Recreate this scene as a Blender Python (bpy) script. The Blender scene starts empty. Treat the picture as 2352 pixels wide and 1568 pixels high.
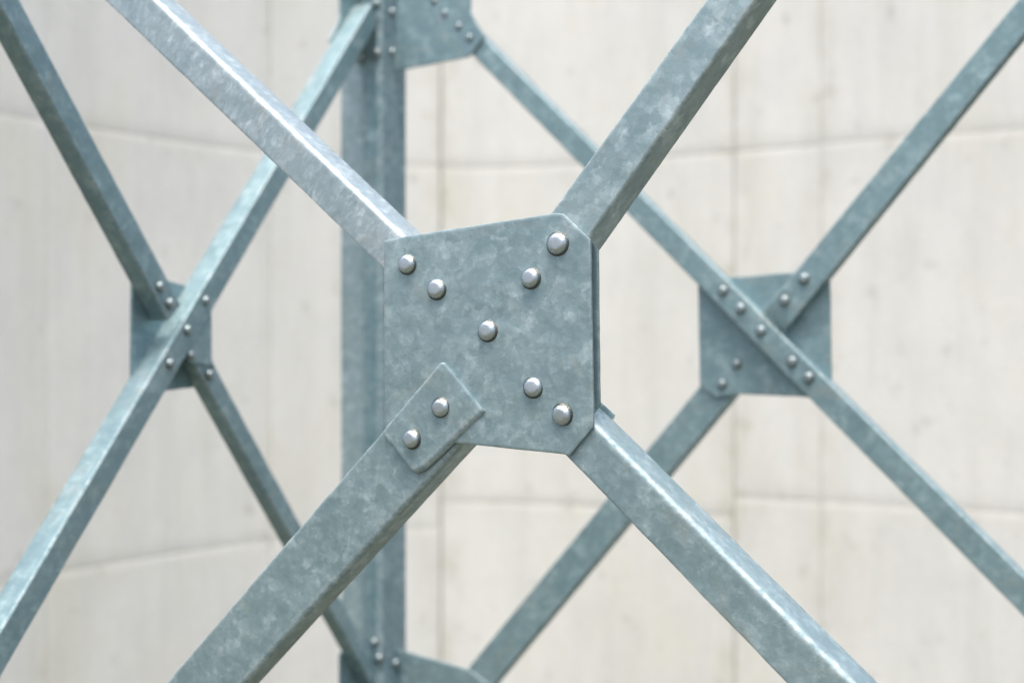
import bpy, bmesh, math, random
from mathutils import Vector, Matrix
random.seed(7)
S = bpy.context.scene
R_ = math.radians
COL = S.collection

# ------------------------------------------------------------------ camera, sky, sun, exposure
CAMZ = 3.2
FPX = 50.0 / 36.0 * 2352.0
cam_d = bpy.data.cameras.new('camera'); cam = bpy.data.objects.new('camera', cam_d); COL.objects.link(cam)
cam.location = (0, 0, CAMZ); cam.rotation_euler = (R_(90), 0, 0)
cam_d.lens = 50; cam_d.sensor_width = 36; cam_d.clip_start = 0.05; cam_d.clip_end = 2000
cam_d.dof.use_dof = True; cam_d.dof.focus_distance = 2.41; cam_d.dof.aperture_fstop = 1.9
S.camera = cam
SUN_EL, SUN_AZ = 74, -172      # azimuth measured clockwise from +Y (the view direction): behind and left of the camera
w = bpy.data.worlds.new('World'); S.world = w; w.use_nodes = True
nt = w.node_tree; bg = nt.nodes['Background']
sky = nt.nodes.new('ShaderNodeTexSky'); sky.sky_type = 'NISHITA'; sky.sun_disc = False
sky.sun_elevation = R_(SUN_EL); sky.sun_rotation = R_(SUN_AZ)
sky.air_density = 1.0; sky.dust_density = 8.0; sky.ozone_density = 1.0
nt.links.new(sky.outputs[0], bg.inputs[0]); bg.inputs[1].default_value = 0.15
sd = bpy.data.lights.new('sun', 'SUN'); sd.energy = .9; sd.angle = R_(16); sd.color = (1, .97, .92)
sun = bpy.data.objects.new('sun', sd); COL.objects.link(sun)
sdir = Vector((math.sin(R_(SUN_AZ)) * math.cos(R_(SUN_EL)), math.cos(R_(SUN_AZ)) * math.cos(R_(SUN_EL)), math.sin(R_(SUN_EL))))
sun.rotation_euler = sdir.to_track_quat('Z', 'Y').to_euler()
S.view_settings.view_transform = 'Standard'; S.view_settings.look = 'None'
S.view_settings.exposure = 1.0; S.view_settings.gamma = 1

# ------------------------------------------------------------------ materials
def nodes_of(name):
    m = bpy.data.materials.new(name); m.use_nodes = True
    t = m.node_tree; b = t.nodes['Principled BSDF']
    def N(kind, **kw):
        n = t.nodes.new(kind)
        for k, v in kw.items():
            if k[0] == '_': setattr(n, k[1:], v)
            else: n.inputs[k.replace('_', ' ')].default_value = v
        return n
    def L(a, b_): t.links.new(a, b_)
    return m, t, b, N, L

def ramp(N, L, src, stops):
    r = N('ShaderNodeValToRGB'); L(src, r.inputs[0])
    e = r.color_ramp.elements
    while len(e) < len(stops): e.new(0.5)
    for el, (p, c) in zip(e, stops):
        el.position = p; el.color = (c, c, c, 1) if isinstance(c, (int, float)) else (*c, 1)
    return r.outputs[0]

def galvanised(name, lo, hi, scale=1.0, rough=.42, streak=False, stainy=.5):
    m, t, b, N, L = nodes_of(name)
    tc = N('ShaderNodeTexCoord'); oi = N('ShaderNodeObjectInfo')
    off = N('ShaderNodeVectorMath', _operation='MULTIPLY_ADD')
    cmb = N('ShaderNodeCombineXYZ'); L(oi.outputs['Random'], cmb.inputs[0]); L(oi.outputs['Random'], cmb.inputs[1]); L(oi.outputs['Random'], cmb.inputs[2])
    L(cmb.outputs[0], off.inputs[0]); off.inputs[1].default_value = (13, 7, 5); L(tc.outputs['Object'], off.inputs[2])
    P = off.outputs[0]
    # warp
    wn = N('ShaderNodeTexNoise', Scale=60 * scale, Detail=5.0, Roughness=.7); L(P, wn.inputs['Vector'])
    ws = N('ShaderNodeVectorMath', _operation='SUBTRACT'); L(wn.outputs['Color'], ws.inputs[0]); ws.inputs[1].default_value = (.5, .5, .5)
    wm = N('ShaderNodeVectorMath', _operation='SCALE'); L(ws.outputs[0], wm.inputs[0]); wm.inputs['Scale'].default_value = .020 / scale
    wa = N('ShaderNodeVectorMath', _operation='ADD'); L(P, wa.inputs[0]); L(wm.outputs[0], wa.inputs[1])
    mp = N('ShaderNodeMapping'); L(wa.outputs[0], mp.inputs[0])
    mp.inputs['Scale'].default_value = (2.1, .8, 1) if streak else (1, 1, 1)
    mp.inputs['Rotation'].default_value = (0, 0, .5 if not streak else .35)
    Q = mp.outputs[0]
    def cells(sc, lo_, hi_):
        v = N('ShaderNodeTexVoronoi', Scale=sc * scale); L(Q, v.inputs['Vector'])
        s = N('ShaderNodeSeparateColor'); L(v.outputs['Color'], s.inputs[0])
        return ramp(N, L, s.outputs[0], [(lo_, 0.0), (hi_, 1.0)]), s.outputs[1], s.outputs[2]
    c1, g1, h1 = cells(34, .25, 1.0)
    c2, g2, h2 = cells(85, .3, 1.0)
    c3, g3, h3 = cells(50, .78, .79)
    c4, g4, h4 = cells(110, .82, .84)
    big = N('ShaderNodeTexNoise', Scale=5.5 * scale, Detail=4.0, Roughness=.6); L(P, big.inputs['Vector'])
    fine = N('ShaderNodeTexNoise', Scale=420, Detail=3.0, Roughness=.7); L(P, fine.inputs['Vector'])
    mid = N('ShaderNodeTexNoise', Scale=27 * scale, Detail=5.0, Roughness=.65); L(P, mid.inputs['Vector'])
    # spangles only show in patches
    msk = ramp(N, L, mid.outputs[0], [(.42, 0.0), (.62, 1.0)])
    def mul(a, b_):
        n = N('ShaderNodeMath', _operation='MULTIPLY'); L(a, n.inputs[0])
        if isinstance(b_, float): n.inputs[1].default_value = b_
        else: L(b_, n.inputs[1])
        return n.outputs[0]
    def add(a, b_):
        n = N('ShaderNodeMath', _operation='ADD'); L(a, n.inputs[0])
        if isinstance(b_, float): n.inputs[1].default_value = b_
        else: L(b_, n.inputs[1])
        return n.outputs[0]
    sp = add(mul(c1, .30), mul(c2, .30))
    sp = mul(sp, add(mul(msk, .55), .35))
    v = add(add(sp, mul(ramp(N, L, big.outputs[0], [(.3, 0.0), (.7, 1.0)]), .22)), mul(mid.outputs[0], .30))
    v = add(v, mul(add(c3, mul(c4, .8)), add(mul(msk, .24), .10)))
    v = add(v, mul(fine.outputs[0], .30)); v = add(v, -.27)
    mixc = N('ShaderNodeMix', _data_type='RGBA'); L(v, mixc.inputs[0]); mixc.clamp_factor = True
    mixc.inputs[6].default_value = (*lo, 1); mixc.inputs[7].default_value = (*hi, 1)
    col = mixc.outputs[2]
    # small dark pits and specks
    pv = N('ShaderNodeTexNoise', Scale=260, Detail=2.0); L(P, pv.inputs['Vector'])
    pits = ramp(N, L, pv.outputs[0], [(.69, 0.0), (.75, 1.0)])
    mix2 = N('ShaderNodeMix', _data_type='RGBA'); L(mul(pits, .45), mix2.inputs[0]); L(col, mix2.inputs[6]); mix2.inputs[7].default_value = (.10, .11, .10, 1)
    # brownish-olive weather staining in patches
    st = N('ShaderNodeTexNoise', Scale=9, Detail=6.0, Roughness=.7, Distortion=1.0); L(P, st.inputs['Vector'])
    stm = ramp(N, L, st.outputs[0], [(.55, 0.0), (.75, 1.0)])
    mix3 = N('ShaderNodeMix', _data_type='RGBA'); L(mul(stm, stainy), mix3.inputs[0]); L(mix2.outputs[2], mix3.inputs[6]); mix3.inputs[7].default_value = (.36, .37, .33, 1)
    # rubbed, brighter arrises
    at = N('ShaderNodeAttribute', _attribute_name='wear')
    en = N('ShaderNodeTexNoise', Scale=75, Detail=5.0, Roughness=.75); L(P, en.inputs['Vector'])
    em = mul(at.outputs['Fac'], ramp(N, L, en.outputs[0], [(.42, 0.0), (.60, 1.0)]))
    mix4 = N('ShaderNodeMix', _data_type='RGBA'); L(mul(em, .28), mix4.inputs[0]); L(mix3.outputs[2], mix4.inputs[6]); mix4.inputs[7].default_value = (.82, .84, .83, 1)
    # grime along cut edges (attribute 'grime')
    ag = N('ShaderNodeAttribute', _attribute_name='grime')
    gm = mul(ag.outputs['Fac'], ramp(N, L, en.outputs[0], [(.35, 1.0), (.62, .1)]))
    mix5 = N('ShaderNodeMix', _data_type='RGBA'); L(mul(gm, .7), mix5.inputs[0]); L(mix4.outputs[2], mix5.inputs[6]); mix5.inputs[7].default_value = (.13, .125, .105, 1)
    L(mix5.outputs[2], b.inputs['Base Color'])
    b.inputs['Metallic'].default_value = .5
    rr = add(mul(g1, .14), add(mul(mid.outputs[0], .18), rough - .14)); rr = add(rr, mul(at.outputs['Fac'], .24))
    L(rr, b.inputs['Roughness'])
    # relief: gentle waves, crystal facets, fine grain
    h = add(add(mul(big.outputs[0], 1.0), mul(mid.outputs[0], .25)), add(mul(h1, .02), mul(fine.outputs[0], .018)))
    bp = N('ShaderNodeBump', Strength=.55, Distance=.006); L(h, bp.inputs['Height']); L(bp.outputs[0], b.inputs['Normal'])
    return m

M_ZINC = galvanised('zinc_steel', (.205, .31, .342), (.43, .56, .595))
M_ZINC_STREAK = galvanised('zinc_steel_streaky', (.28, .375, .41), (.57, .675, .71), streak=True)
M_ZINC_LIGHT = galvanised('zinc_steel_pale', (.22, .325, .355), (.53, .66, .69), scale=.75)
M_ZINC_DARK = galvanised('zinc_steel_dull', (.165, .27, .302), (.325, .455, .485), scale=.8, rough=.5)  # rear steel; darker base also paints in shade on the left rear faces

M_ZINC_POST = galvanised('zinc_steel_post_shaded', (.11, .21, .245), (.27, .40, .44), scale=.7, rough=.45)  # cover angle: shade on the post's right-facing side put into the base colour

def rivet_mat(name, lo, hi, r0, r1):
    m, t, b, N, L = nodes_of(name)
    tc = N('ShaderNodeTexCoord'); oi = N('ShaderNodeObjectInfo')
    off = N('ShaderNodeVectorMath', _operation='ADD'); L(tc.outputs['Object'], off.inputs[0]); L(oi.outputs['Random'], off.inputs[1])
    n1 = N('ShaderNodeTexNoise', Scale=110, Detail=4.0, Roughness=.65); L(off.outputs[0], n1.inputs['Vector'])
    n2 = N('ShaderNodeTexNoise', Scale=420, Detail=3.0, Roughness=.7); L(off.outputs[0], n2.inputs['Vector'])
    c = N('ShaderNodeMix', _data_type='RGBA'); L(ramp(N, L, n1.outputs[0], [(.42, 0.0), (.68, 1.0)]), c.inputs[0])
    c.inputs[6].default_value = (*hi, 1); c.inputs[7].default_value = (*lo, 1)
    ag = N('ShaderNodeAttribute', _attribute_name='grime')
    c2 = N('ShaderNodeMix', _data_type='RGBA'); L(ag.outputs['Fac'], c2.inputs[0]); L(c.outputs[2], c2.inputs[6]); c2.inputs[7].default_value = (.12, .125, .11, 1)
    L(c2.outputs[2], b.inputs['Base Color']); b.inputs['Metallic'].default_value = .95
    L(ramp(N, L, n2.outputs[0], [(.3, r0), (.7, r1)]), b.inputs['Roughness'])
    bp = N('ShaderNodeBump', Strength=.35, Distance=.002); L(n1.outputs[0], bp.inputs['Height']); L(bp.outputs[0], b.inputs['Normal'])
    return m
M_RIVET = rivet_mat('bright_zinc_rivet', (.26, .31, .33), (.68, .76, .80), .07, .20)
M_RIVET_DULL = rivet_mat('dull_zinc_rivet', (.22, .27, .28), (.36, .44, .47), .30, .42)

def concrete_mat():
    m, t, b, N, L = nodes_of('pale_concrete')
    g = N('ShaderNodeNewGeometry'); P = g.outputs['Position']
    def noise(sc, det, ro, vec=(1, 1, 1)):
        mp = N('ShaderNodeMapping'); L(P, mp.inputs[0]); mp.inputs['Scale'].default_value = vec
        n = N('ShaderNodeTexNoise', Scale=sc, Detail=det, Roughness=ro); L(mp.outputs[0], n.inputs['Vector']); return n.outputs[0]
    def mix(f, a, c):
        n = N('ShaderNodeMix', _data_type='RGBA'); L(f, n.inputs[0])
        if isinstance(a, tuple): n.inputs[6].default_value = (*a, 1)
        else: L(a, n.inputs[6])
        n.inputs[7].default_value = (*c, 1); return n.outputs[2]
    def k(a, f):
        n = N('ShaderNodeMath', _operation='MULTIPLY'); L(a, n.inputs[0]); n.inputs[1].default_value = f; return n.outputs[0]
    # tonal noises are kept near the real concrete's grey-beige
    c = mix(ramp(N, L, noise(1.3, 5.0, .6), [(.35, 0.0), (.65, 1.0)]), (.685, .708, .685), (.660, .684, .664))
    c = mix(k(ramp(N, L, noise(3.0, 6.0, .7), [(.46, 0.0), (.66, 1.0)]), .45), c, (.585, .615, .605))      # grey blotches
    c = mix(k(ramp(N, L, noise(6.0, 4.0, .7, (1, 1, .13)), [(.47, 0.0), (.66, 1.0)]), .45), c, (.55, .575, .55))  # rain streaks
    c = mix(k(ramp(N, L, noise(1.7, 5.0, .65, (1, 1, .5)), [(.50, 0.0), (.68, 1.0)]), .5), c, (.635, .635, .55))  # warm stains
    c = mix(k(ramp(N, L, noise(8.0, 3.0, .6), [(.63, 0.0), (.74, 1.0)]), .35), c, (.30, .30, .265))  # spots
    # warm run-off below and beside the open joints
    at = N('ShaderNodeAttribute', _attribute_name='grime')
    sn = N('ShaderNodeMath', _operation='MULTIPLY'); L(at.outputs['Fac'], sn.inputs[0]); L(ramp(N, L, noise(4.0, 4.0, .7), [(.38, 0.0), (.62, 1.0)]), sn.inputs[1])
    c = mix(k(sn.outputs[0], .8), c, (.44, .435, .345))
    c = mix(k(ramp(N, L, noise(38.0, 5.0, .8), [(.5, 0.0), (.7, 1.0)]), .25), c, (.42, .42, .40))
    L(c, b.inputs['Base Color']); b.inputs['Roughness'].default_value = .88
    bp = N('ShaderNodeBump', Strength=.5, Distance=.004); L(noise(60, 6.0, .7), bp.inputs['Height']); L(bp.outputs[0], b.inputs['Normal'])
    return m
M_CONC = concrete_mat()
def plain(name, c1, c2, sc, rough=.9):
    m, t, b, N, L = nodes_of(name)
    g = N('ShaderNodeNewGeometry')
    n = N('ShaderNodeTexNoise', Scale=sc, Detail=8.0, Roughness=.7); L(g.outputs['Position'], n.inputs['Vector'])
    x = N('ShaderNodeMix', _data_type='RGBA'); L(n.outputs[0], x.inputs[0]); x.inputs[6].default_value = (*c1, 1); x.inputs[7].default_value = (*c2, 1)
    L(x.outputs[2], b.inputs['Base Color']); b.inputs['Roughness'].default_value = rough
    return m
M_GROUND = plain('trodden_earth_and_grass', (.05, .055, .035), (.12, .115, .08), 2.5)
M_JOINT = plain('joint_mortar', (.42, .42, .36), (.33, .33, .28), 20)

# ------------------------------------------------------------------ mesh and object helpers
WORLD = {}
def make_obj(name, verts, faces, mat, parent=None, world=None, wear=None, grime=None, smooth=True, mesh=None):
    if mesh is None:
        mesh = bpy.data.meshes.new(name); mesh.from_pydata([tuple(v) for v in verts], [], faces)
        bm = bmesh.new(); bm.from_mesh(mesh); bmesh.ops.recalc_face_normals(bm, faces=bm.faces); bm.to_mesh(mesh); bm.free()
        for nm, data in (('wear', wear), ('grime', grime)):
            if data:
                a = mesh.attributes.new(nm, 'FLOAT', 'POINT'); a.data.foreach_set('value', data)
        if smooth:
            mesh.polygons.foreach_set('use_smooth', [True] * len(mesh.polygons))
            mesh.set_sharp_from_angle(angle=R_(38))
        mesh.materials.append(mat)
    o = bpy.data.objects.new(name, mesh); COL.objects.link(o)
    wm = world or Matrix()
    WORLD[o] = wm
    if parent: o.parent = parent; o.matrix_basis = WORLD[parent].inverted() @ wm
    else: o.matrix_basis = wm
    return o

def thing(name, label, cat, loc):
    o = bpy.data.objects.new(name, None); COL.objects.link(o); o.location = loc
    WORLD[o] = Matrix.Translation(loc); o['label'] = label; o['category'] = cat
    return o

# the tower's faces as vertical planes: u runs along the face, n points to the viewer's side
TH = R_(27)
CAM = Vector((0, 0, CAMZ))
class Face:
    def __init__(s, px, depth, u, n):
        s.u, s.n = Vector(u), Vector(n); s.p = CAM + Vector(((px - 1176) / FPX * depth, depth, 0))
    def at(s, X, Y, off=0.0):
        d = Vector(((X - 1176) / FPX, 1, (784 - Y) / FPX))
        t = (s.p + s.n * off - CAM).dot(s.n) / d.dot(s.n)
        return CAM + d * t
    def frame(s, o):
        z = Vector((0, 0, 1))
        return Matrix(((s.u.x, z.x, s.n.x, o.x), (s.u.y, z.y, s.n.y, o.y), (s.u.z, z.z, s.n.z, o.z), (0, 0, 0, 1)))
uR, nR = (math.cos(TH), -math.sin(TH), 0), (-math.sin(TH), -math.cos(TH), 0)
uL, nL = (math.sin(TH), math.cos(TH), 0), (math.cos(TH), -math.sin(TH), 0)
D_R = 3.9
FRONT = Face(1120, 2.45, uR, nR)
RIGHT = Face(1757, D_R, uR, nR)
corner_d = None
# far corner: where the right face's plane is met at image column 868
cpt = RIGHT.at(868, 784)
LEFT = Face(868, cpt.y, uL, nL)
LEFT.p = cpt.copy()

def offset_poly(p, d):
    n = len(p); out = []
    area = sum(p[i][0] * p[(i + 1) % n][1] - p[(i + 1) % n][0] * p[i][1] for i in range(n))
    sg = 1 if area > 0 else -1
    for i in range(n):
        a, b, c = Vector(p[i - 1]), Vector(p[i]), Vector(p[(i + 1) % n])
        e1 = (b - a).normalized(); e2 = (c - b).normalized()
        n1 = Vector((-e1.y, e1.x)) * sg; n2 = Vector((-e2.y, e2.x)) * sg
        m = (n1 + n2); m = m / max(m.length_squared / 2, .2)
        out.append(tuple(b + m * d))
    return out

def plate(face, pix, off, thick, parent, mat, label=None, name='gusset_plate', jit=.0004, b=.0016, grime_e=.5):
    pts = [face.at(x, y, off) for x, y in pix]
    o = sum(pts, Vector()) / len(pts)
    fr = face.frame(o); inv = fr.inverted()
    P = [tuple((inv @ p).xy) for p in pts]
    Q = []
    for i in range(len(P)):
        a, c = Vector(P[i]), Vector(P[(i + 1) % len(P)])
        k = max(1, int((c - a).length / .02)); e = (c - a).normalized() if (c - a).length else Vector((1, 0)); nn = Vector((-e.y, e.x))
        for j in range(k):
            q = a.lerp(c, j / k)
            if j: q = q + nn * random.uniform(-jit, jit)
            Q.append(tuple(q))
    n = len(Q)
    rings = [(b + .004, 0, 0, 0), (b, 0, .2, .5), (b * .3, -b * .3, .5, .2), (0, -b, .3, .5), (0, -thick + b, .2, 1), (b, -thick, 0, 1)]
    V, W, G = [], [], []
    for ins, z, we, gr in rings:
        for q in offset_poly(Q, ins):
            V.append((q[0], q[1], z)); W.append(we); G.append(gr * grime_e)
    F = [list(range(n)), [n * (len(rings) - 1) + i for i in range(n)][::-1]]
    for r in range(len(rings) - 1):
        for i in range(n):
            j = (i + 1) % n; F.append([r * n + i, r * n + j, (r + 1) * n + j, (r + 1) * n + i])
    ob = make_obj(name, V, F, mat, parent, fr, W, G)
    if label: ob['label'] = label
    return ob

def bar(face, A0, A1, B0, B1, off, depth, parent, mat, name='diagonal_brace', th=.006, Rb=.006, label=None, jit=.0005, ends=(0, 0), clip=None):
    """steel angle: A = free edge of the face leg, B = its bend; the other leg runs back by `depth`"""
    a0, a1, b0, b1 = (face.at(*p, off) for p in (A0, A1, B0, B1))
    # square the ends to the bar's own direction
    ax = ((a1 + b1) - (a0 + b0)).normalized()
    def project(p0, p1, s, ref): # move along own edge so that (p-ref).ax == s
        d = (p1 - p0); return p0 + d * ((s - (p0 - ref).dot(ax)) / d.dot(ax))
    ref = (a0 + b0) / 2; L1 = ((a1 + b1) / 2 - ref).dot(ax)
    a0n, b0n = project(a0, a1, -ends[0], ref), project(b0, b1, -ends[0], ref)
    a1n, b1n = project(a0, a1, L1 + ends[1], ref), project(b0, b1, L1 + ends[1], ref)
    o = (a0n + b0n + a1n + b1n) / 4
    zax = face.n; yax = zax.cross(ax)
    fr = Matrix(((ax.x, yax.x, zax.x, o.x), (ax.y, yax.y, zax.y, o.y), (ax.z, yax.z, zax.z, o.z), (0, 0, 0, 1)))
    inv = fr.inverted()
    a0, b0, a1, b1 = (inv @ p for p in (a0n, b0n, a1n, b1n))
    NS = 30
    V, W, G = [], [], []; m = None
    fs = [0.0, .0018 / L1, *[k / (NS) for k in range(1, NS)], 1 - .0018 / L1, 1.0]
    for s, f in enumerate(fs):
        a, c = a0.lerp(a1, f), b0.lerp(b1, f)
        if clip and f < clip[0]: c = c.lerp(a, clip[1] * (1 - f / clip[0]) ** 1.4)
        if clip and f > 1 - clip[2]: a = a.lerp(c, clip[3] * (1 - (1 - f) / clip[2]) ** 2)
        w_ = (c - a).length; cd = (c - a).normalized()
        prof = [(0.0, -.0018, .6, .4), (.0006, -.0006, 1, 0), (.0018, 0, .5, 0), (.0055, 0, 0, 0), (w_ * .5, 0, 0, 0), (w_ - Rb * 1.6, 0, 0, 0)]
        for k in range(7):
            an = k / 6 * math.pi / 2; prof.append((w_ - Rb + Rb * math.sin(an), -Rb + Rb * math.cos(an), .55 + .45 * math.sin(2 * an), 0))
        prof += [(w_, -Rb * 1.8, 0, 0), (w_, -depth * .5, 0, .1), (w_, -depth + .006, 0, .3), (w_, -depth + .0012, .3, .8), (w_ - .0012, -depth, .3, .8), (w_ - th, -depth, 0, .6),
                 (w_ - th, -th - .004, 0, .2), (w_ - th - .004, -th, 0, .2), (.0012, -th, 0, .6)]
        jy, jz = random.uniform(-jit, jit), random.uniform(-jit, jit)
        m = len(prof)
        for q, t, we, gr in prof:
            if s in (0, len(fs) - 1) and t > -th * 1.5: t -= .0012; we = .15; gr = .6
            v = a + cd * (q + jy * (1 if t > -depth * .5 else .5)); V.append((v.x, v.y, v.z + t + (jz if t < 0 else jz * .4))); W.append(we); G.append(gr)
    NS = len(fs) - 1
    F = [list(range(m)), [NS * m + i for i in range(m)][::-1]]
    for s in range(NS):
        for i in range(m):
            j = (i + 1) % m; F.append([s * m + i, s * m + j, (s + 1) * m + j, (s + 1) * m + i])
    ob = make_obj(name, V, F, mat, parent, fr, W, G)
    if label: ob['label'] = label
    return ob

# rivet: short collar and a low dome with a slightly flattened crown, base at z = 0, radius 1
def rivet_mesh(mat):
    prof = [(1.17, 0, 1), (1.14, .035, 1), (1.03, .08, 1), (1.0, .10, .8), (1.0, .20, .45), (.985, .28, 0), (.95, .38, 0), (.88, .49, 0), (.78, .585, 0), (.66, .648, 0), (.56, .672, 0), (.42, .683, 0), (.2, .687, 0)]
    n = 40; V, G, F = [], [], []
    for r, z, g in prof:
        for i in range(n):
            a = 2 * math.pi * i / n; V.append((r * math.cos(a), r * math.sin(a), z)); G.append(float(g))
    V.append((0, 0, .688)); G.append(0.0)
    for k in range(len(prof) - 1):
        for i in range(n):
            j = (i + 1) % n; F.append([k * n + i, k * n + j, (k + 1) * n + j, (k + 1) * n + i])
    t = (len(prof) - 1) * n
    for i in range(n): F.append([t + i, t + (i + 1) % n, len(V) - 1])
    F.append(list(range(n))[::-1])
    me = bpy.data.meshes.new('rivet'); me.from_pydata(V, [], F)
    bm = bmesh.new(); bm.from_mesh(me); bmesh.ops.recalc_face_normals(bm, faces=bm.faces); bm.to_mesh(me); bm.free()
    a = me.attributes.new('grime', 'FLOAT', 'POINT'); a.data.foreach_set('value', G)
    me.polygons.foreach_set('use_smooth', [True] * len(me.polygons))
    me.materials.append(mat); return me
RIV = rivet_mesh(M_RIVET); RIV_DULL = rivet_mesh(M_RIVET_DULL)
def rivet(face, x, y, off, parent, r=.0165, surf=None, h=1.0):
    """(x, y) is where the dome's crown shows; off = height of the surface it sits on"""
    p = face.at(x, y, off + r * .4)
    p = p - face.n * (r * .4 + .0003)
    a = random.uniform(0, 6.28)
    tilt = Matrix.Rotation(random.uniform(-.09, .09), 4, 'X') @ Matrix.Rotation(random.uniform(-.09, .09), 4, 'Y')
    sc = r * random.uniform(.97, 1.03)
    M = face.frame(p) @ tilt @ Matrix.Rotation(a, 4, 'Z') @ Matrix.Diagonal((sc * random.uniform(.98, 1.02), sc, sc * h, 1))
    return make_obj('rivet', None, None, None, parent, M, mesh=RIV if face is FRONT else RIV_DULL)

# ------------------------------------------------------------------ ground and wall
make_obj('ground', [(-150, -150, 0), (150, -150, 0), (150, 150, 0), (-150, 150, 0)], [[0, 1, 2, 3]], M_GROUND, smooth=False)['kind'] = 'structure'

wall = thing('concrete_wall', 'pale stained concrete wall of large jointed panels behind the lattice tower', 'wall', (0, 8, 0))
D0 = 8.0
ctl = [(-1400, 1.95), (-700, 1.64), (0, 1.31), (600, 1.085), (1010, 1.0), (1340, 1.02), (1690, 1.09), (2352, 1.21), (2800, 1.29)]
def kk(x):      # smooth (Catmull-Rom) curve of the wall's plan
    i = max(0, min(len(ctl) - 2, sum(1 for c in ctl if c[0] <= x) - 1))
    x0, y0 = ctl[i]; x1, y1 = ctl[i + 1]
    sl = lambda j: (ctl[min(j + 1, len(ctl) - 1)][1] - ctl[max(j - 1, 0)][1]) / (ctl[min(j + 1, len(ctl) - 1)][0] - ctl[max(j - 1, 0)][0])
    h = x1 - x0; t = (x - x0) / h; m0, m1 = sl(i) * h, sl(i + 1) * h
    return y0 * (2*t**3 - 3*t*t + 1) + m0 * (t**3 - 2*t*t + t) + y1 * (-2*t**3 + 3*t*t) + m1 * (t**3 - t*t)
def wpt(x, push=0.0):
    f = lambda q: Vector(((q - 1176) / FPX * D0 / kk(q), D0 / kk(q)))
    p = f(x); d = (f(x + 5) - f(x - 5)).normalized(); nn = Vector((d.y, -d.x))
    if nn.y > 0: nn = -nn
    return p + nn * push
cols = [(-1400, .004), (-420, .003), (110, .002), (620, .0015), (1012, .016), (1686, .009), (1885, .0025), (2440, .002), (2800, .004)]
low = [-1.03, -1.04, -1.03, -1.04, -.90, -.795, -.795, -.80]
top = [.98, .98, .985, .98, .985, .985, .99, .985]
proud = [0, 0, 0, .014, 0, .002, 0, 0]
for i in range(len(cols) - 1):
    (xa, ga), (xb, gb) = cols[i], cols[i + 1]
    span = (wpt(xb) - wpt(xa)).length
    fa, fb = ga / 2 / span * (xb - xa), gb / 2 / span * (xb - xa)
    pxs = sorted({xa + fa, xa + fa + 5, xa + fa + 22, xa + fa + 60, xb - fb - 60, xb - fb - 22, xb - fb - 5, xb - fb} | {xa + (xb - xa) * f / 12 for f in range(2, 11)})
    zs = [0, CAMZ - 2.7, CAMZ + low[i], CAMZ + top[i], CAMZ + 2.8]
    for k in range(4):
        g = (.0016, .0010, .0018, .0010, .0026, .0024, .0012, .0018)[i]
        z0, z1 = zs[k] + (g if k else 0), zs[k + 1] - (g if k < 3 else 0)
        zz = sorted({z0, z0 + .02, z0 + .08, z1 - .15, z1 - .05, z1 - .015, z1} | {z0 + (z1 - z0) * f / 5 for f in range(1, 5)})
        V, G, F = [], [], []
        warm = {4: (1.0, 1.0), 5: (.9, .6), 3: (.15, .8), 6: (.7, .2)}.get(i, (.25, .2))
        for z in zz:
            for x in pxs:
                edge = x in (pxs[0], pxs[-1]) or z in (z0, z1)
                q = wpt(x, proud[i] - (.002 if edge else 0)); V.append((q.x, q.y, z))
                lft = max(0, 1 - (x - pxs[0]) / 62) * warm[0]; rgt = max(0, 1 - (pxs[-1] - x) / 62) * warm[1]
                tp = max(0, 1 - (z1 - z) / .14) * .45; bt = max(0, 1 - (z - z0) / .05) * .2
                G.append(min(1.0, max(lft, rgt, tp, bt) * random.uniform(.3, .9)))
        nx, nz = len(pxs), len(zz)
        for r in range(nz - 1):
            for c in range(nx - 1): F.append([r * nx + c, r * nx + c + 1, (r + 1) * nx + c + 1, (r + 1) * nx + c])
        base = len(V)
        rim = [c for c in range(nx)] + [r_ * nx + nx - 1 for r_ in range(1, nz)] + [(nz - 1) * nx + c for c in range(nx - 2, -1, -1)] + [r_ * nx for r_ in range(nz - 2, 0, -1)]
        for r_ in rim:
            q = wpt(pxs[r_ % nx], -.12); V.append((q.x, q.y, V[r_][2])); G.append(1.0)
        nr = len(rim)
        for r_ in range(nr): F.append([rim[r_], rim[(r_ + 1) % nr], base + (r_ + 1) % nr, base + r_])
        ctr = wpt((xa + xb) / 2); ctr = Vector((ctr.x, ctr.y, (z0 + z1) / 2))
        ob = make_obj('concrete_panel', [Vector(v) - ctr for v in V], F, M_CONC, wall, Matrix.Translation(ctr), grime=G, smooth=True)
# mortar bedding set back behind the panel faces
V, F = [], []
XS = list(range(-1400, 2801, 60))
for x in XS:
    q = wpt(x, -.010); V += [(q.x, q.y - 8, .01), (q.x, q.y - 8, CAMZ + 2.78)]
for k in range(len(XS) - 1): F.append([2 * k, 2 * k + 2, 2 * k + 3, 2 * k + 1])
make_obj('joint_mortar', V, F, M_JOINT, wall, Matrix.Translation((0, 8, 0)))

# ------------------------------------------------------------------ the tower
tower = thing('lattice_tower', 'galvanised steel lattice tower with riveted gusset plates in front of the concrete wall', 'lattice tower', (cpt.x, cpt.y, 0))

# ---- front node, in focus
T = .0075
front = plate(FRONT, [(881.5, 553.5), (928, 543), (1276, 489.5), (1293, 491), (1355, 550), (1362.5, 978), (1308, 1046), (1292, 1042.5), (1077, 1020), (925, 1006), (883, 988)],
              0, T, tower, M_ZINC, 'large sharply focused gusset plate with nine bright rivets')
for x, y in ((931, 606), (999, 663), (1116, 759), (1277, 559), (1215, 638), (1221, 889), (1287, 953)):
    rivet(FRONT, x, y, 0, front, .0168 if (x, y) != (1277, 559) else .018)
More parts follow.
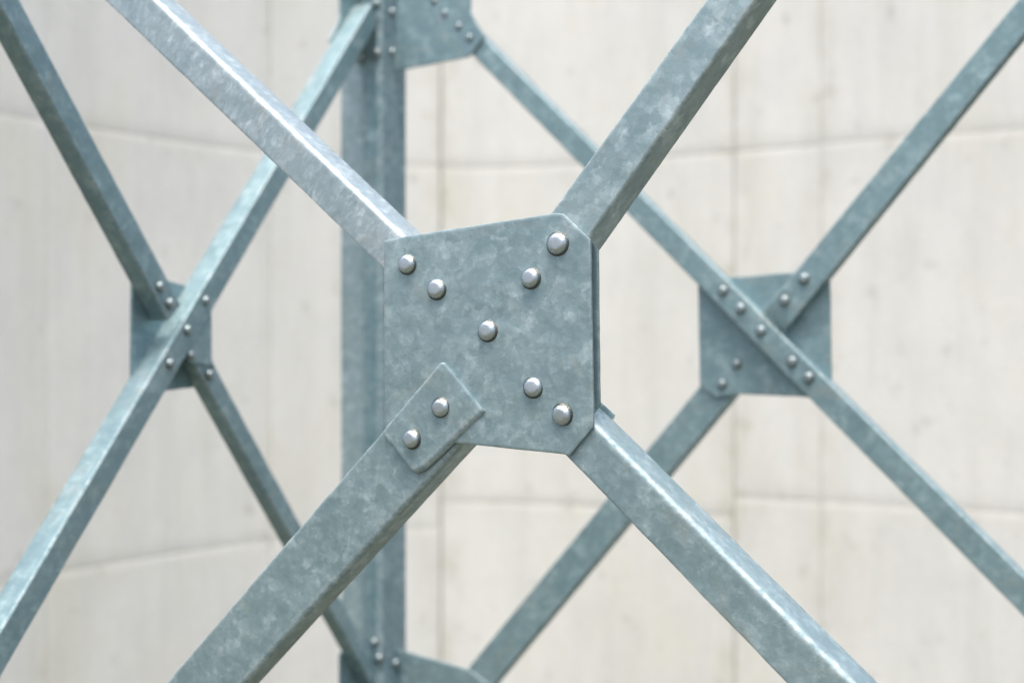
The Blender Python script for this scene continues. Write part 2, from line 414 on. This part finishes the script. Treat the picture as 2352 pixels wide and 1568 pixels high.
# second gusset behind, only its right edge shows
plate(FRONT, [(900, 600), (1000, 560), (1300, 540), (1366, 560), (1374, 575), (1378, 930), (1368, 945), (1310, 1010), (1000, 960), (900, 930)], -.026, .005, tower, M_ZINC_DARK,
      'rear gusset plate seen edge-on behind the front one')
UL = bar(FRONT, (240 - 130, -126), (884, 620), (357 - 125, -122), (934, 548), -T - .0006, .080, tower, M_ZINC_STREAK, Rb=.009, ends=(.02, .06), label='bright streaked brace at the upper left of the front plate')
UR = bar(FRONT, (1266, 489), (1622 + 88, -120), (1350, 552), (1740 + 84, -120), -T - .0006, .072, tower, M_ZINC_LIGHT, Rb=.007, ends=(.06, .02))
LR = bar(FRONT, (1300, 1045), (1808 + 122, 1568 + 126), (1376, 982), (1964 + 122, 1568 + 124), -T - .0006, .084, tower, M_ZINC, Rb=.009, ends=(.06, .0))
LL = bar(FRONT, (880, 990), (382 - 105, 1568 + 122), (1058, 1024), (565 - 110, 1568 + 118), -T - .0006, .064, tower, M_ZINC, Rb=.010, ends=(.09, .0), label='broad brace at the lower left of the front plate')
# end cover over the lower-left brace
cap = bar(FRONT, (873, 997), (1010.5, 833), (961, 1092), (1119, 941), .0065, .020, tower, M_ZINC, name='cover_plate', th=.0138, Rb=.011, clip=(.12, .07, .05, .05), label='short cover plate joining the lower left brace to the front plate')
for x, y in ((1008.5, 936), (941, 1008)): rivet(FRONT, x, y, .0065, cap, .0165)
# folded lip at the back of the lower-right brace
plate(FRONT, [(1366, 924), (1378, 922), (1412, 952), (1409, 962), (1396, 960), (1366, 938)], -.088, .0035, tower, M_ZINC, name='folded_lip')

# ---- right rear face
Q = .038
FB = bar(RIGHT, (1040, 81), (2352 + 120, 1415 + 122), (1076, 52), (2352 + 120, 1322 + 120), Q, .050, tower, M_ZINC_DARK, Rb=.005, jit=.0005, label='out of focus falling brace of the right rear face')
RB = bar(RIGHT, (1752, 714), (2440, -124), (1801, 761), (2352 + 150, 82 - 186), Q - .002, .048, tower, M_ZINC_DARK, Rb=.005, jit=.0005)
RL = bar(RIGHT, (1000, 1624), (1640, 846), (1080, 1636), (1718, 870), -.0086, .050, tower, M_ZINC_DARK, Rb=.006, jit=.0005)
rp = plate(RIGHT, [(1603, 652), (1640, 640), (1824, 625), (1906, 636), (1910, 874), (1868, 914), (1843, 911), (1698, 905), (1645, 912), (1607, 887)], 0, .008, tower, M_ZINC_DARK, 'square gusset plate on the right rear face', grime_e=.3)
def zx(z, ox=1600, s=3.622): return (ox + z / s) / 1.0612
def zy(z, oy=600, s=3.622): return (oy + z / s) / 1.0612
for x, y in ((580, 395), (735, 548), (916, 745), (1190, 1020), (1337, 1160)): rivet(RIGHT, zx(x), zy(y), Q, FB, .0140, h=1.1)
for x, y in ((1297, 285), (1124, 482)): rivet(RIGHT, zx(x), zy(y), Q - .002, RB, .0140, h=1.1)
for x, y in ((702, 1040), (572, 1215)): rivet(RIGHT, zx(x), zy(y), 0, rp, .0130, h=1.1)
# gusset at the top of the post, right side, and at the bottom
tp = plate(RIGHT, [(915, -95), (1081, -80), (1081, 30), (1112, 84), (1077, 131), (928, 160), (905, 162)], Q + .008, .007, tower, M_ZINC_DARK, 'gusset plate joining the post and right rear brace at the top edge', grime_e=.3)
for x, y in ((995, 2), (1020, 30), (1051.5, 60), (1076, 86)): rivet(RIGHT, x, y, Q + .008, tp, .0105)
bp_ = plate(RIGHT, [(900, 1486), (932, 1496), (1074, 1536), (1160, 1600), (1180, 1720), (900, 1740)], .0, .008, tower, M_ZINC_DARK, 'gusset plate joining the post and right rear brace at the bottom edge', grime_e=.3)

# ---- left rear face
LFr = .056
LFu = bar(LEFT, (45 - 74, -140), (410, 690), (-75, -128), (392, 747), LFr, .056, tower, M_ZINC_DARK, Rb=.005, jit=.0005)
LRs = bar(LEFT, (-100, 1727), (836, 110), (-100, 1620), (823, 59), LFr + .004, .066, tower, M_ZINC_DARK, Rb=.005, jit=.0005, ends=(0, .12), label='rising brace of the left rear face with a bright upper side')
LFl = bar(LEFT, (482, 820), (880, 1556), (431, 804), (860, 1580), LFr - .006, .048, tower, M_ZINC_DARK, Rb=.005, jit=.0005)
lp = plate(LEFT, [(304, 652), (330, 636), (382, 643), (428, 656), (484, 702), (486, 838), (468, 884), (442, 890), (372, 898), (302, 880)], -.001, .008, tower, M_ZINC_DARK, 'narrow looking gusset plate on the left rear face', grime_e=.3)
# small front cover that closes the node on its right half
lc = plate(LEFT, [(415, 740), (486, 700), (487, 826), (495, 842), (436, 832)], LFr + .0005, .006, tower, M_ZINC_DARK, name='cover_plate', grime_e=.2)
def lx(z): return (250 + z / 3.92) / 1.0612
def ly(z): return (600 + z / 3.92) / 1.0612
for x, y in ((560, 385), (655, 545)): rivet(LEFT, lx(x), ly(y), LFr, LFu, .0125, h=1.3)
for x, y in ((1000, 520), (825, 800), (655, 1120)): rivet(LEFT, lx(x), ly(y), LFr + .004, LRs, .0125, h=1.3)
for x, y in ((860, 1040), (1040, 1225)): rivet(LEFT, lx(x), ly(y), LFr + .0005, lc if x < 900 else LFl, .0115, h=1.2)

# ---- corner post: hollow square section with a cover angle wrapped round its near corner
U, Nr = Vector(uR), Vector(nR); UL_, Nl = Vector(uL), Vector(nL)
def extrude_profile(name, prof, origin, z0, z1, mat, parent, label=None):
    """prof: points (a, b, wear) in the plan spanned by uR (a) and uL (b)"""
    NS = 26; V, W, F = [], [], []; m = len(prof)
    for s in range(NS + 1):
        z = z0 + (z1 - z0) * s / NS; j = random.uniform(-.0006, .0006)
        for a, b_, we in prof: V.append((a + j, b_ + j * .5, z)); W.append(float(we))
    F = [list(range(m)), [NS * m + i for i in range(m)][::-1]]
    for s in range(NS):
        for i in range(m):
            k = (i + 1) % m; F.append([s * m + i, s * m + k, (s + 1) * m + k, (s + 1) * m + i])
    fr = Matrix(((U.x, UL_.x, 0, origin.x), (U.y, UL_.y, 0, origin.y), (0, 0, 1, 0), (0, 0, 0, 1)))
    o = make_obj(name, V, F, mat, parent, fr, W, [0.0] * len(V))
    if label: o['label'] = label
    return o
nc = RIGHT.at(875, 784, .085)         # near corner of the post
def rounded(pts, r):
    out = []
    n = len(pts)
    for i in range(n):
        a, b_, c = Vector(pts[i - 1]), Vector(pts[i]), Vector(pts[(i + 1) % n])
        e1 = (a - b_).normalized(); e2 = (c - b_).normalized()
        p0, p1 = b_ + e1 * r, b_ + e2 * r
        for k in range(5):
            f = k / 4; q = p0 * (1 - f) ** 2 + b_ * 2 * f * (1 - f) + p1 * f * f
            out.append((q.x, q.y, 1 if 0 < k < 4 else .3))
    return out
WL, WR_ = .148, .150
extrude_profile('corner_post', rounded([(-WL, 0), (0, 0), (0, WR_), (-WL, WR_)], .006), nc, 0, 6.0, M_ZINC, tower, 'square corner post seen out of focus behind the front plate')
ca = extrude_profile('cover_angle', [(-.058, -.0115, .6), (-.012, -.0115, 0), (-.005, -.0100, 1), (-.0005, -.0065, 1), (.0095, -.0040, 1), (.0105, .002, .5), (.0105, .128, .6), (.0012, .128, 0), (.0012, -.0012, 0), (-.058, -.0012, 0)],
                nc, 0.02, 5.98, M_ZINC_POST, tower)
# bolts on the cover angle: near-left leg faces nR, right leg faces nL
PF = Face(875, 1, uR, nR); PF.p = nc + Nr * .0115
PL = Face(875, 1, uL, nL); PL.p = nc + U * .0105
for x, y in ((861, 8), (858, 44), (862, 122), (857, 1475), (868, 1512)): rivet(PF, x, y, 0, ca, .014, h=1.2)
for x, y in ((904, 29), (905, 121), (912, 1523)): rivet(PL, x, y, 0, ca, .0145, h=1.2)
# left-face gussets tucked against the post, top and bottom
tl = plate(LEFT, [(783, -60), (783, 40), (757, 96), (763, 105), (800, 132), (856, 150), (862, -60)], -.008, .008, tower, M_ZINC_DARK, 'gusset plate at the upper left of the post', grime_e=.3)
for x, y in ((841, 60), (829, 88), (826, 138)): rivet(PF, x, y, -.0115, ca, .013, h=1.2)
bl = plate(LEFT, [(782, 1500), (800, 1478), (862, 1560), (862, 1700), (782, 1700)], .0, .008, tower, M_ZINC_DARK, 'gusset plate at the lower left of the post', grime_e=.3)
